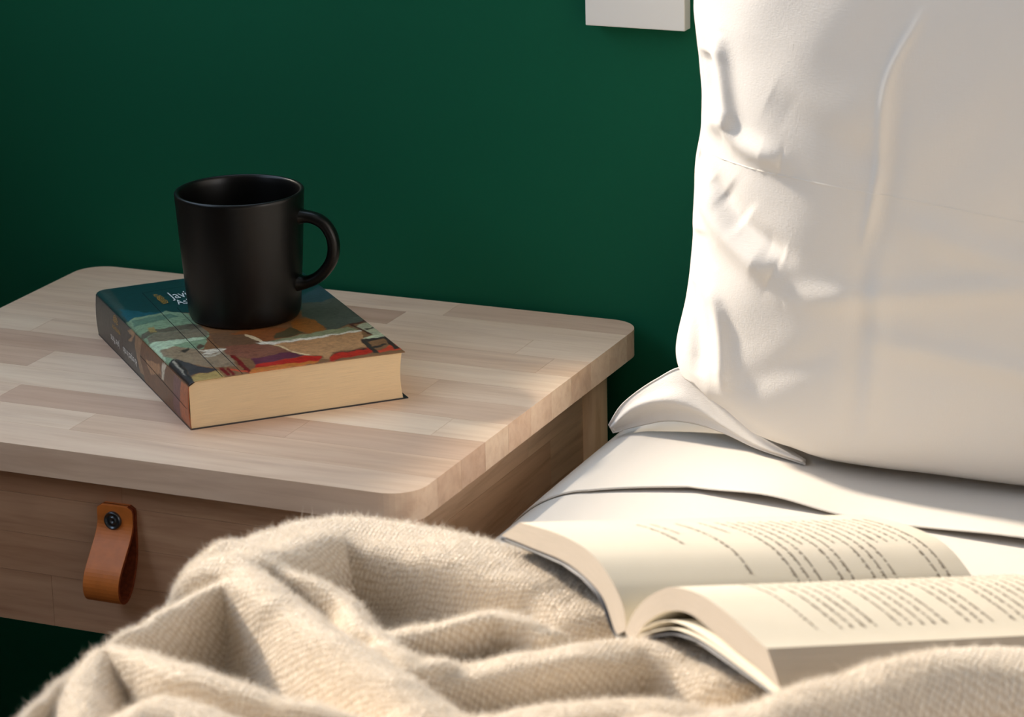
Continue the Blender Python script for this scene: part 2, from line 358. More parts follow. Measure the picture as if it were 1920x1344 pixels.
# ------------------------------------------------------------------ thick paperback under the mug
BA = math.atan2(.7193, .6947); BW, BL, BH = .1535, .242, .0335
pb = empty('paperback_book', (.2835, -.334, 0)); pb.rotation_euler.z = BA; tag(pb, 'thick closed paperback with painted green and brown cover lying under the black mug', 'book')
def inpoly(poly, X, Y):
    c = np.zeros(X.shape, bool); n = len(poly)
    for i in range(n):
        x1, y1 = poly[i]; x2, y2 = poly[(i+1) % n]
        if y1 == y2: continue
        c ^= ((y1 > Y) != (y2 > Y)) & (X < (x2-x1)*(Y-y1)/(y2-y1)+x1)
    return c
def paint(art, base, X, Y, jx, jy):
    C = np.ones(X.shape+(4,)); C[..., :3] = srgb(*base)[:3]
    for col, poly in art:
        acc = np.zeros(X.shape)
        for dx, dy in ((-.35, -.35), (.35, -.35), (-.35, .35), (.35, .35), (0, 0)):
            acc += inpoly(poly, X+dx*jx+jx*1.1*N1, Y+dy*jy+jy*1.1*N2)
        acc = (acc/5)[..., None]
        C[..., :3] = C[..., :3]*(1-acc)+np.array(srgb(*[min(255, c*1.06+3) for c in col])[:3])*acc
    return C
COVER_ART=[
 ((22, 62, 60),[(-.01,0.160),(0.17,.150),(0.17,.26),(-.01,.26)]),
 ((118, 140, 112),[(-.01,0.050),(0.006,.050),(0.006,.160),(-.01,.160)]),
 ((20, 62, 62),[(0.0026,0.2418),(0.0728,0.2532),(0.1654,0.2363),(0.1545,0.1490),(0.1184,0.1229),(0.0491,0.1505),(0.0333,0.1667),(0.0082,0.1724),(0.0016,0.1807)]),
 ((50, 72, 68),[(0.0026,0.2418),(0.0107,0.2448),(0.0054,0.1622),(0.0007,0.1579)]),
 ((30, 85, 95),[(0.0032,0.1899),(0.0180,0.1692),(0.0333,0.1667),(0.0038,0.1564),(0.0015,0.1576)]),
 ((128, 152, 120),[(0.0019,0.1590),(0.0330,0.1658),(0.0452,0.1525),(0.0430,0.1241),(0.0447,0.0976),(0.0305,0.0672),(-0.0004,0.0490),(-0.0019,0.0497)]),
 ((92, 120, 100),[(0.0038,0.1564),(0.0327,0.1586),(0.0373,0.1498),(0.0107,0.1432),(0.0015,0.1413)]),
 ((95, 88, 72),[(0.0006,0.1225),(0.0075,0.1255),(0.0400,0.1288),(0.0433,0.1223),(0.0443,0.1137),(0.0125,0.1182),(0.0006,0.1130)]),
 ((150, 130, 80),[(0.0083,0.1331),(0.0134,0.1338),(0.0125,0.1198),(0.0076,0.1197)]),
 ((120, 112, 92),[(0.0021,0.1123),(0.0125,0.1182),(0.0443,0.1137),(0.0439,0.0948),(0.0073,0.0940),(0.0005,0.1005)]),
 ((176, 196, 165),[(-0.0010,0.0981),(0.0134,0.0973),(0.0381,0.0929),(0.0396,0.0891),(0.0133,0.0849),(0.0155,0.0745),(0.0042,0.0770),(-0.0011,0.0464),(-0.0003,0.0731)]),
 ((112, 82, 58),[(0.0440,0.0980),(0.0609,0.0960),(0.0746,0.0703),(0.0628,0.0331),(0.0500,0.0333),(0.0483,0.0553),(0.0432,0.0640),(0.0412,0.0743)]),
 ((140, 120, 95),[(0.0027,0.0777),(0.0125,0.0822),(0.0230,0.0709),(0.0297,0.0645),(0.0424,0.0613),(0.0428,0.0459),(0.0393,0.0177),(0.0253,0.0216),(0.0158,0.0322),(0.0078,0.0480),(0.0048,0.0554),(0.0012,0.0663)]),
 ((60, 52, 44),[(0.0139,0.0692),(0.0177,0.0704),(0.0223,0.0743),(0.0203,0.0676),(0.0161,0.0650)]),
 ((90, 72, 55),[(0.0275,0.0748),(0.0322,0.0787),(0.0340,0.0732),(0.0282,0.0683),(0.0297,0.0645),(0.0267,0.0690)]),
 ((205, 195, 175),[(0.0263,0.0646),(0.0375,0.0622),(0.0469,0.0591),(0.0506,0.0543),(0.0399,0.0558),(0.0309,0.0517),(0.0250,0.0546),(0.0303,0.0581)]),
 ((190, 178, 155),[(0.0242,0.0520),(0.0339,0.0502),(0.0408,0.0560),(0.0421,0.0547),(0.0335,0.0459),(0.0270,0.0470)]),
 ((62, 58, 58),[(0.0063,0.0547),(0.0093,0.0473),(0.0154,0.0309),(0.0252,0.0187),(0.0259,0.0154),(0.0145,0.0137),(0.0054,0.0138),(0.0062,0.0309)]),
 ((42, 33, 30),[(-0.0011,0.0479),(0.0054,0.0545),(0.0070,0.0454),(0.0042,-0.0072),(-0.0016,-0.0100)]),
 ((150, 140, 125),[(0.0033,0.0502),(0.0052,0.0508),(0.0032,0.0149),(0.0025,0.0181)]),
 ((168, 142, 85),[(0.0053,0.0109),(0.0141,0.0124),(0.0255,0.0141),(0.0249,-0.0044),(0.0038,-0.0084)]),
 ((110, 22, 18),[(0.0426,0.0536),(0.0460,0.0534),(0.0454,-0.0029),(0.0414,-0.0024)]),
 ((110, 22, 18),[(0.0271,0.0178),(0.0304,0.0191),(0.0299,-0.0005),(0.0277,-0.0006)]),
 ((110, 22, 18),[(0.0311,0.0158),(0.0333,0.0177),(0.0329,-0.0002),(0.0309,-0.0010)]),
 ((190, 70, 40),[(0.0340,0.0144),(0.0427,0.0043),(0.0422,0.0016),(0.0328,0.0106)]),
 ((84, 86, 76),[(0.1327,0.1605),(0.1597,0.1674),(0.1595,0.1358),(0.1575,0.0785),(0.1403,0.0762),(0.1235,0.0684),(0.1218,0.0961),(0.1174,0.1120)]),
 ((52, 76, 84),[(0.1327,0.1605),(0.1595,0.1851),(0.1611,0.1784),(0.1598,0.1499),(0.1409,0.1393),(0.1277,0.1430)]),
 ((150, 92, 40),[(0.1049,0.0990),(0.1125,0.1062),(0.1226,0.0985),(0.1228,0.0794),(0.1204,0.0594),(0.1132,0.0577),(0.1062,0.0717),(0.1009,0.0823)]),
 ((140, 80, 40),[(0.0574,0.0904),(0.0697,0.0950),(0.0928,0.0915),(0.0997,0.0855),(0.1054,0.0694),(0.0814,0.0629),(0.0731,0.0644),(0.0699,0.0816)]),
 ((80, 70, 45),[(0.0858,0.0765),(0.1005,0.0878),(0.1054,0.0694),(0.0911,0.0660),(0.0815,0.0655)]),
 ((215, 190, 150),[(0.0668,0.0858),(0.0700,0.0821),(0.0731,0.0644),(0.0706,0.0631),(0.0654,0.0812)]),
 ((140, 140, 105),[(0.0814,0.0629),(0.1079,0.0682),(0.1387,0.0716),(0.1431,0.0588),(0.1079,0.0551),(0.0811,0.0553),(0.0768,0.0600)]),
 ((165, 165, 135),[(0.1412,0.0704),(0.1602,0.0798),(0.1574,0.0491),(0.1581,0.0409),(0.1372,0.0381),(0.1480,0.0458)]),
 ((182, 135, 92),[(0.0773,0.0546),(0.1079,0.0551),(0.1437,0.0585),(0.1392,0.0397),(0.1361,0.0206),(0.1080,0.0191),(0.1003,0.0028),(0.0967,0.0070),(0.1002,0.0129),(0.0874,0.0241),(0.0822,0.0343)]),
 ((225, 215, 195),[(0.0673,0.0620),(0.0731,0.0644),(0.0787,0.0591),(0.1091,0.0584),(0.1446,0.0612),(0.1440,0.0583),(0.1092,0.0544),(0.0763,0.0538),(0.0694,0.0572)]),
 ((220, 190, 145),[(0.0763,0.0538),(0.0803,0.0505),(0.0847,0.0331),(0.0938,0.0172),(0.0888,0.0197),(0.0828,0.0340)]),
 ((130, 82, 62),[(0.0459,0.0649),(0.0666,0.0598),(0.0758,0.0502),(0.0822,0.0343),(0.0531,0.0284),(0.0405,0.0471)]),
 ((95, 45, 60),[(0.0531,0.0284),(0.0818,0.0332),(0.0888,0.0197),(0.0521,0.0140)]),
 ((175, 35, 22),[(0.0525,0.0151),(0.0886,0.0190),(0.0989,0.0135),(0.0941,0.0034),(0.0760,0.0023),(0.0489,0.0082)]),
 ((190, 110, 45),[(0.0486,0.0072),(0.0637,0.0083),(0.0842,0.0057),(0.0944,0.0044),(0.0892,-0.0005),(0.0388,-0.0039),(0.0457,0.0049)]),
 ((180, 40, 25),[(0.1045,0.0107),(0.1091,0.0160),(0.1353,0.0184),(0.1345,0.0061),(0.1040,0.0010),(0.0999,0.0017)]),
 ((60, 35, 35),[(0.1075,0.0155),(0.1325,0.0185),(0.1333,0.0168),(0.1084,0.0138)]),
 ((190, 65, 40),[(0.1379,0.0095),(0.1560,0.0210),(0.1568,0.0053),(0.1364,0.0052)]),
 ((55, 42, 38),[(0.1356,0.0388),(0.1392,0.0397),(0.1370,0.0049),(0.1338,0.0039)]),
 ((55, 42, 38),[(0.1388,0.0386),(0.1541,0.0402),(0.1566,0.0389),(0.1532,0.0354),(0.1387,0.0321)]),
 ((55, 42, 38),[(0.1523,0.0371),(0.1552,0.0370),(0.1535,0.0082),(0.1502,0.0072)]),
 ((190, 195, 160),[(0.1376,0.0392),(0.1464,0.0453),(0.1585,0.0480),(0.1577,0.0397),(0.1537,0.0391)]),
 ((60, 45, 40),[(0.1380,0.0196),(0.1485,0.0247),(0.1496,0.0216),(0.1372,0.0136)]),
 ((80, 35, 25),[(0.1407,0.0773),(0.1579,0.0837),(0.1575,0.0806),(0.1428,0.0749),(0.1488,0.0480),(0.1459,0.0482)]),
 ((60, 45, 40),[(0.1472,0.0621),(0.1578,0.0648),(0.1579,0.0629),(0.1476,0.0592)]),
]
SPINE_ART=[
 ((70, 68, 66),[(0.112,-.01),(0.26,-.01),(0.26,.05),(0.124,.05)]),
 ((70, 68, 66),[(0.2310,0.0377),(0.1266,0.0343),(0.1110,0.0052),(0.2383,0.0081)]),
 ((140, 108, 80),[(0.1333,0.0325),(0.1145,0.0324),(0.1207,0.0183),(0.1110,0.0052),(0.1236,0.0051),(0.1325,0.0221)]),
 ((105, 68, 44),[(0.1147,0.0315),(0.0218,0.0312),(0.0277,0.0014),(0.1112,0.0043),(0.1190,0.0188)]),
 ((165, 120, 82),[(0.1045,0.0212),(0.0696,0.0277),(0.0649,0.0213),(0.0939,0.0128)]),
 ((200, 190, 170),[(0.0628,0.0313),(0.0537,0.0322),(0.0595,0.0185),(0.0648,0.0187)]),
 ((110, 70, 72),[(0.0334,0.0313),(0.0161,0.0312),(0.0217,0.0024),(0.0392,0.0022)]),
 ((170, 95, 58),[(0.0167,0.0310),(-0.0070,0.0329),(-0.0010,0.0017),(0.0223,0.0022)]),
 ((150, 120, 90),[(0.1533,0.0287),(0.1424,0.0344),(0.1333,0.0325),(0.1418,0.0230),(0.1516,0.0221),(0.1407,0.0278),(0.1469,0.0287)]),
]
COVER_LINES = [((0.0293, 0.2198), (0.0238, -0.0053)), ((0.0416, 0.1709), (0.038, -0.0027)), ((0.0293, 0.2198), (0.0637, 0.222))]
SPINE_LINES = [((0.119, 0.0188), (0.0037, 0.0142))]

def color_grid(name, P, C, parent):
    o = grid_mesh(name, P, M['print'], parent)
    a = o.data.color_attributes.new('Col', 'FLOAT_COLOR', 'POINT'); a.data.foreach_set('color', C.reshape(-1).astype(np.float32)); return o
CT = .0005
u = np.linspace(0, BW+.001, 300); v = np.linspace(-.0008, BL+.0008, 250); X, Y = np.meshgrid(u, v, indexing='ij')
N1 = smooth_noise(X, Y, .010, 3); N2 = smooth_noise(X, Y, .012, 4)
def cover_z(X, Y):          # rounded over at the spine, a slight swell
    e = np.clip(1-X/.007, 0, 1); return BH+CT-.0030*(1-np.sqrt(np.clip(1-e**2, 0, 1)))+.0007*np.sin(np.clip(X/BW, 0, 1)*math.pi)
Z = cover_z(X, Y); XX = X-.0
fc = color_grid('front_cover', np.stack([XX, Y, Z], -1), paint(COVER_ART, (140, 100, 66), X, Y, .0008, .0016), pb)
sd = fc.modifiers.new('t', 'SOLIDIFY'); sd.thickness = CT; sd.offset = -1
v = np.linspace(-.0008, BL+.0008, 260); zz = np.linspace(.0002, BH-.0022, 60); Y, Z = np.meshgrid(v, zz, indexing='ij')
N1 = smooth_noise(Y, Z, .012, 5); N2 = smooth_noise(Y, Z, .012, 6)
bulge = -.0011*np.sin(np.clip(Z/BH, 0, 1)*math.pi)
sp = color_grid('spine', np.stack([bulge, Y, Z], -1)[::-1], paint(SPINE_ART, (120, 80, 52), Y, Z*1.04, .0012, .0008)[::-1], pb)
sd = sp.modifiers.new('t', 'SOLIDIFY'); sd.thickness = CT; sd.offset = -1
box('back_cover', (-.0002, -.0006, .0), (BW+.0025, BL+.0006, .0006), M['card'], pb)
# page block with slightly bowed faces
nx, nz = 30, 14
def page_block():
    V = []; F = []; fm = []; uvs = []
    x = np.linspace(.0004, BW-.0006, nx); z = np.linspace(.0007, BH, nz)
    bm = bmesh.new(); uvl = bm.loops.layers.uv.new('UVMap')
    def face_grid(fn, n, m):
        g = [[bm.verts.new(fn(i/(n-1), j/(m-1))) for j in range(m)] for i in range(n)]
        for i in range(n-1):
            for j in range(m-1):
                f = bm.faces.new((g[i][j], g[i+1][j], g[i+1][j+1], g[i][j+1])); f.smooth = True
                for l, (a, b) in zip(f.loops, ((i, j), (i+1, j), (i+1, j+1), (i, j+1))): l[uvl].uv = (a/(n-1), b/(m-1))
    hz = lambda s, t: (.0007+t*(float(cover_z(np.array(s*BW), np.array(0.)))-CT-.0009))
    bow = lambda t: -.0016*math.sin(math.pi*t)
    face_grid(lambda s, t: (.0004+s*(BW-.0014+bow(t)), .0006, hz(s, t)), nx, nz)
    face_grid(lambda s, t: (.0004+(1-s)*(BW-.0014+bow(t)), BL-.0006, hz(1-s, t)), nx, nz)
    face_grid(lambda s, t: (BW-.001+bow(t), .0006+s*(BL-.0012), hz(1, t)), nx, nz)
    return bm
from_bm('page_block', page_block(), M['page_edge'], pb, True)
def strip(name, A, B, wid, fn, mat, parent, n=60):
    A = np.array(A, float); B = np.array(B, float); d = (B-A)/np.linalg.norm(B-A); q = np.array([-d[1], d[0]])*wid/2
    V = []; F = []
    for i in range(n):
        p = A+(B-A)*i/(n-1); V += [fn(*(p+q)), fn(*(p-q))]
        if i: F.append((2*i-2, 2*i-1, 2*i+1, 2*i))
    return mesh(name, V, F, mat, parent)
onc = lambda a, b: (a, b, float(cover_z(np.array(a), np.array(b)))+.00012)
def clampv(s): return [(a, max(b, -.0005)) for a, b in s]
for s in COVER_LINES: strip('border_line', *clampv(s), .0005, onc, M['black_ink'], fc)
ons = lambda a, b: (-.0011*math.sin(math.pi*min(1, max(0, b/BH)))-.00012, a, b)
for s in SPINE_LINES: strip('border_line', *s, .0006, ons, M['black_ink'], sp)
def lettering(name, body, size, mat, parent, mw, sx=1.0):
    c = bpy.data.curves.new('t', 'FONT'); c.body = body; c.size = size; c.resolution_u = 3
    o = bpy.data.objects.new('t', c); COL.objects.link(o); bpy.context.view_layer.update()
    me = bpy.data.meshes.new_from_object(o.evaluated_get(bpy.context.evaluated_depsgraph_get()))
    bpy.data.objects.remove(o); me.transform(mw @ Matrix.Diagonal((sx, 1, 1, 1)))
    me.materials.clear(); return finish(name, me, mat, parent, False)
def frame(o, x, y):
    x = Vector(x); y = Vector(y); z = x.cross(y)
    return Matrix(((x.x, y.x, z.x, o[0]), (x.y, y.y, z.y, o[1]), (x.z, y.z, z.z, o[2]), (0, 0, 0, 1)))
ctz = BH+CT+.0010
lettering('author_lettering', 'Javier Mar\u00edas', .0245, M['white_ink'], fc, frame((.0446, .1935, ctz), (1, 0, 0), (0, 1, 0)), .42)
lettering('title_lettering', 'As\u00ed empieza lo malo', .0180, M['white_ink'], fc, frame((.0446, .1768, ctz), (1, 0, 0), (0, 1, 0)), .42)
spf = lambda y, z: frame((-.0014, y, z), (0, 1, 0), (0, 0, -1))
lettering('title_lettering', 'As\u00ed empieza lo malo', .0078, M['white_ink'], sp, spf(.1285, .0125), .60)
lettering('author_lettering', 'Javier Mar\u00edas', .0078, M['white_ink'], sp, spf(.1765, .0125), .60)
# gold publisher emblem: fan of rays with the name under it, on cover and spine
def emblem(parent, mw, s):
    V = []; F = []
    for k in range(9):
        a = math.radians(18+k*18)
        for q in range(4):
            r0, r1 = s*(.25+.2*q), s*(.38+.2*q); w = math.radians(5)
            i = len(V)
            for r, b in ((r0, a-w), (r1, a-w), (r1, a+w), (r0, a+w)): V.append(mw @ Vector((r*math.cos(b), r*math.sin(b), 0)))
            F.append((i, i+1, i+2, i+3))
    mesh('emblem', V, F, M['gold_ink'], parent, False)
emblem(fc, frame((.0405, .1955, ctz), (0, 1, 0), (-1, 0, 0)) @ Matrix.Diagonal((1, .55, 1, 1)), .0115)
lettering('emblem_lettering', 'ALFAGUARA', .0052, M['gold_ink'], fc, frame((.0345, .2110, ctz), (0, -1, 0), (1, 0, 0)), .95)
emblem(sp, frame((-.0014, .1835, .0240), (0, -1, 0), (0, 0, 1)), .0075)
lettering('emblem_lettering', 'ALFAGUARA', .0046, M['gold_ink'], sp, frame((-.0014, .1940, .0190), (0, -1, 0), (0, 0, 1)), .85)

# ------------------------------------------------------------------ mug
mug = empty('coffee_mug', (.2451, -.1840, BH+CT+.0008)); tag(mug, 'matte black ceramic mug with one handle standing on the paperback', 'mug')
MH, RB, RT_ = .0925, .0400, .0462
rr = lambda z: RB+(RT_-RB)*(z/MH)**.9
prof = [(0, .0012), (.034, .0012), (.0372, .0), (.0388, .0006), (.0396, .0024)]+[(rr(z), z) for z in np.linspace(.006, MH-.003, 14)]
prof += [(RT_, MH-.0012), (RT_-.0006, MH-.0002), (RT_-.0016, MH+.0001), (RT_-.0028, MH-.0004), (RT_-.0034, MH-.002)]
prof += [(rr(z)-.0037, z) for z in np.linspace(MH-.006, .012, 10)]+[(.0345, .0075), (.031, .0052), (.02, .0045), (0, .0044)]
lathe('body', prof, M['mug'], mug, 96)
ha = YAW-math.radians(14)                      # handle points to the right, a little toward the viewer
hx = Vector((math.cos(ha), math.sin(ha), 0))
hp = [(.0400, .0745), (.0470, .0748), (.0545, .0740), (.0620, .0700), (.0672, .0620), (.0686, .0530), (.0668, .0440), (.0618, .0360), (.0545, .0295), (.0465, .0262), (.0385, .0258)]
H = spline(hp, 44); V = []; F = []; prevn = None; NS = 20
for i in range(len(H)):
    t = H[min(i+1, 43)]-H[max(i-1, 0)]; t /= np.linalg.norm(t); nn = (-t[1], t[0])
    fl = max(0, 1-min(i, 43-i)/6.0); a = .0042+.0032*fl**2; b = .0056+.0032*fl**2
    for k in range(NS):
        an = 2*math.pi*k/NS; ca, sa = math.cos(an), math.sin(an)
        ca = math.copysign(abs(ca)**.8, ca); sa = math.copysign(abs(sa)**.8, sa)
        p = hx*(H[i][0]+nn[0]*a*ca)+Vector((0, 0, H[i][1]+nn[1]*a*ca))+Vector((-hx.y, hx.x, 0))*(b*sa); V.append(p)
for i in range(43):
    for k in range(NS): F.append((i*NS+k, i*NS+(k+1) % NS, (i+1)*NS+(k+1) % NS, (i+1)*NS+k))
mesh('handle', V, F, M['mug'], mug)
# ------------------------------------------------------------------ bed
BX, BT, ER = .487, -.0285, .060               # left side, top and edge radius of the mattress
bed = empty('bed_frame', (1.3, -1.0, FLOOR)); tag(bed, 'low birch bed frame under the white mattress', 'bed frame')
child_world(box('rail', (.50, -2.0, -.36), (2.08, -.02, -.27), M['wood_y'], None, .004), bed)
for x in (.53, 2.05):
    for y in (-.06, -1.95):
        child_world(tube('leg', [(x, y, -.36), (x, y, FLOOR)], [.024, .018], M['wood_z'], None, 20), bed)
def mat_surf(s, y):
    """s: arc length from the point where the left edge starts to round; negative = down the side"""
    q = ER*math.pi/2
    x = np.where(s > 0, BX+ER+s, np.where(s > -q, BX+ER-ER*np.sin(np.clip(-s, 0, q)/ER), BX))
    z = np.where(s > 0, 0., np.where(s > -q, -ER+ER*np.cos(np.clip(-s, 0, q)/ER), -ER+(s+q)))
    dome = .010*(1-np.exp(-np.clip(s, 0, 9)/.12)); sag = .0025*smooth_noise(x, y, .35, 11, 2)*np.clip((s+.05)/.1, 0, 1)
    back = -.018*np.clip((y+.07)/.07, 0, 1)**2
    return np.stack([x, y+0*x, BT+z+dome-.004+sag+back], -1)
def mat_top(x, y): 
    return float(mat_surf(np.array(x-BX-ER), np.array(y))[2])
s = np.concatenate([np.linspace(-.27, -.10, 8), np.linspace(-.094, .6, 140), np.linspace(.65, 1.5, 20)])
y = np.linspace(-1.98, -.004, 260); SS, YY = np.meshgrid(s, y, indexing='ij')
P = mat_surf(SS, YY)
mt = empty('mattress', (1.3, -1.0, -.27)); tag(mt, 'white mattress under a smooth fitted cotton sheet beside the nightstand', 'mattress')
child_world(grid_mesh('fitted_sheet', P, M['sheet']), mt)
child_world(box('core', (BX+.006, -1.975, -.268), (2.05, -.006, BT-.075), M['sheet'], None, .01), mt)
# flat sheet under the upright pillow, its hem toward the viewer
HEM = -.262
s = np.concatenate([np.linspace(-.20, -.10, 6), np.linspace(-.094, .60, 260), np.linspace(.62, 1.3, 20)]); v = np.linspace(0, 1, 90)**.8
SS, VV = np.meshgrid(s, v, indexing='ij')
hem = np.interp(SS, [-.09, -.03, .012, .065, .14, .22, .29, 1.3], [-.295, -.282, -.270, -.258, -.270, -.284, -.292, -.30])+.0008*np.sin(SS*40)
YY = -.012+(hem+.012)*VV
P = mat_surf(SS, YY); nxt = np.gradient(P, axis=0); tz = nxt/np.linalg.norm(nxt, axis=-1, keepdims=True)
nr = np.stack([-tz[..., 2], 0*SS, tz[..., 0]], -1)
lift = .0010+VV**6*(.0004+.0062*np.exp(-((SS-.125)/.04)**2)+.0040*np.exp(-((SS-.30)/.05)**2)+.0012*np.sin(SS*30))
P = P+nr*lift[..., None]
fs = grid_mesh('flat_sheet', P, M['sheet']); tag(fs, 'white cotton sheet with stitched hem lying under the upright pillow', 'sheet')
sd = fs.modifiers.new('t', 'SOLIDIFY'); sd.thickness = .0011; sd.offset = -1
sv = int(90*.86)
stp = P[::1, sv]+nr[:, sv]*.0003
V = []; F = []
cs = np.r_[0, np.cumsum(np.linalg.norm(np.diff(stp, axis=0), axis=1))]
for a in np.arange(.02, cs[-1]-.3, .0036):
    p = [np.interp(a+d, cs, stp[:, 0]) for d in (0, .0023)]; q = [np.interp(a+d, cs, stp[:, 1]) for d in (0, .0023)]; r = [np.interp(a+d, cs, stp[:, 2]) for d in (0, .0023)]
    i = len(V); w = .00028
    V += [(p[0], q[0]-w, r[0]+.0002), (p[1], q[1]-w, r[1]+.0002), (p[1], q[1]+w, r[1]+.0002), (p[0], q[0]+w, r[0]+.0002)]; F.append((i, i+1, i+2, i+3))
mesh('hem_stitching', V, F, M['thread'], fs, False)

# ------------------------------------------------------------------ upright pillow
pil = empty('upright_pillow', (.9, -.12, BT)); tag(pil, 'large white linen pillow standing upright against the green wall', 'pillow')
OUT = np.array([(-.030, .600), (-.012, .576), (.0099, .5641), (.0326, .5578), (.0721, .5663), (.1107, .5715), (.1335, .5723), (.1712, .5755), (.1974, .5793), (.2412, .5767), (.2701, .5733), (.2845, .5734), (.40, .575), (.50, .60)])
def left_x(z): 
    o = spline(OUT, 200); return np.interp(z, o[:, 0], o[:, 1])
FR = spline([(-.026, -.190), (-.019, -.196), (-.006, -.216), (.03, -.232), (.09, -.243), (.16, -.250), (.24, -.253), (.34, -.235), (.43, -.18), (.50, -.105)], 200)   # front profile (z,y)
def front_y(z): return np.interp(z, FR[:, 0], FR[:, 1])
def seg_dist(X, Z, pts):
    best = np.full(X.shape, 9.); bt = np.zeros(X.shape)
    n = len(pts)
    for i in range(n-1):
        a, b = np.array(pts[i]), np.array(pts[i+1]); d = b-a; L = (d*d).sum()
        t = np.clip(((X-a[0])*d[0]+(Z-a[1])*d[1])/L, 0, 1); r = np.hypot(X-a[0]-t*d[0], Z-a[1]-t*d[1])
        m = r < best; best[m] = r[m]; bt[m] = (i+t[m])/(n-1)
    return best, bt
#   polyline in (x,z), amplitude (+ out), width
WR = [([(.5946, .2039), (.6207, .2112), (.6355, .2015), (.6694, .1949)], .0075, .0085),
      ([(.598, .250), (.602, .228), (.603, .212)], -.0100, .012),
      ([(.6132, .2674), (.6206, .2325), (.6244, .2078)], .0075, .008),
      ([(.5927, .1621), (.6209, .1389), (.6609, .1176)], .0085, .011),
      ([(.6096, .1700), (.6358, .1465), (.6717, .1334)], -.0055, .008),
      ([(.590, .178), (.600, .176)], -.003, .006),
      ([(.5983, .1000), (.6153, .0794), (.6192, .0272)], .0055, .007),
      ([(.5840, .0900), (.5930, .060), (.5960, .030)], -.0050, .008),
      ([(.7605, .2953), (.7408, .2536), (.7350, .1913), (.7253, .1449)], .0019, .0032),
      ([(.7500, .2536), (.7440, .1913), (.7350, .1449)], -.0014, .006),
      ([(.7270, .1486), (.7243, .0985), (.7131, .0100)], -.0020, .008),
      ([(.7370, .1486), (.7343, .0985), (.7231, .0100)], .0016, .008),
      ([(.6683, .1038), (.7400, .1144), (.8162, .1269), (.9, .138)], .0040, .010),
      ([(.7263, .0844), (.7760, .0788), (.8179, .0743), (.9, .06)], .0042, .010),
      ([(.6287, .0320), (.6687, .0547), (.7049, .0749)], -.0018, .010),
      ([(.622, .166), (.640, .150)], -.0030, .013),
      ([(.590, .128), (.598, .104)], -.0035, .012),
      ([(.600, .012), (.640, -.004), (.672, -.018)], -.0060, .010),
      ([(.66, .235), (.70, .215), (.74, .20)], -.003, .014),
      ([(.75, .165), (.80, .150), (.86, .142)], .003, .010)]
na, nz_ = 420, 300
zz = np.linspace(-.0200, .498, nz_); aa = np.concatenate([np.linspace(0, 1, 300)**1.6*.30, np.linspace(.303, .70, 120)])
A_, Z_ = np.meshgrid(aa, zz, indexing='ij')
ZB = np.interp(A_, [0, .012, .03, .062, .10, .14, .70], [.012, .018, .022, -.006, -.0195, -.0185, -.0165])
Z_ = ZB+(Z_-zz[0])*(zz[-1]-ZB)/(zz[-1]-zz[0])
XL = left_x(Z_); Wd = 1.27-.5601
X_ = XL+A_*(1.27-XL)/.70
SEAM = -.118
edge = lambda A, w: np.sqrt(np.clip(1-(1-np.clip(A/w, 0, 1))**2, 0, 1))**.92
E = edge(A_, .155)*edge(.70-A_, .2)
Yf = SEAM+(front_y(Z_)-SEAM)*E
disp = np.zeros_like(X_)
for pts, amp, w in WR:
    dd, t = seg_dist(X_, Z_, spline(pts, 14)); taper = np.clip(np.minimum(t, 1-t)/.18, .0, 1)**.7
    disp += amp*np.exp(-(dd/w)**2)*(.25+.75*taper)
fade = np.clip(A_/.012, 0, 1)
disp += .0016*smooth_noise(X_, Z_, .10, 21, 2)+.0014*np.exp(-A_/.06)*smooth_noise(X_, Z_, .06, 22, 1)
disp *= fade
Xf = X_-.30*disp*np.exp(-A_/.05)
Pf = np.stack([Xf, Yf-disp, Z_], -1)
Yb = SEAM+(-.004-SEAM)*E*np.clip(np.sin(np.clip((Z_-ZB)/(.498-ZB), 0, 1)*math.pi), 0, 1)**.4
Pb = np.stack([X_, np.minimum(Yb, -.002), Z_], -1)
Pall = np.concatenate([Pf[::-1], Pb[1:]], 0)
fz = grid_mesh('pillowcase', Pall, M['linen']); child_world(fz, pil)
bm = bmesh.new(); bm.from_mesh(fz.data); bmesh.ops.holes_fill(bm, edges=[e for e in bm.edges if e.is_boundary]); bm.to_mesh(fz.data); bm.free()
# seams: stitched hem line across the front, and the edge seam along the left outline
def on_front(x, z):
    k = int(((Pf[..., 0]-x)**2+(Pf[..., 2]-z)**2).argmin()); q = Pf.reshape(-1, 3)[k]; return Vector((x, q[1]-.00005, z))
st = spline([(.590, .1850), (.6676, .1859), (.7387, .1811), (.8148, .1729), (.92, .160)], 150)
child_world(tube('hem_seam', [on_front(a, b) for a, b in st], .00033, M['thread'], None, 6), pil)
child_world(tube('edge_seam', [(float(left_x(z)), SEAM, z) for z in np.linspace(0.014, .49, 120)], .0012, M['linen'], None, 8), pil)
# loose corner of the case lying out to the left like a folded ear
ET=[(0.5123,-0.1500,-0.0283),(0.5238,-0.1500,-0.0109),(0.5490,-0.1530,0.0097),(0.5737,-0.1580,0.0224),(0.5975,-0.1680,0.0071),(0.6247,-0.1800,-0.0069),(0.6680,-0.1960,-0.0199)]
EM=[(0.5139,-0.1520,-0.0302),(0.5349,-0.1580,-0.0110),(0.5617,-0.1660,-0.0003),(0.5870,-0.1710,-0.0020),(0.6088,-0.1780,-0.0095),(0.6345,-0.1860,-0.0171),(0.6705,-0.1980,-0.0204)]
EB=[(0.5155,-0.1500,-0.0338),(0.5356,-0.1500,-0.0267),(0.5566,-0.1530,-0.0198),(0.5786,-0.1590,-0.0172),(0.6036,-0.1690,-0.0176),(0.6327,-0.1810,-0.0216),(0.6720,-0.1970,-0.0228)]
ne = 70; et, em, eb = spline(ET, ne), spline(EM, ne), spline(EB, ne)
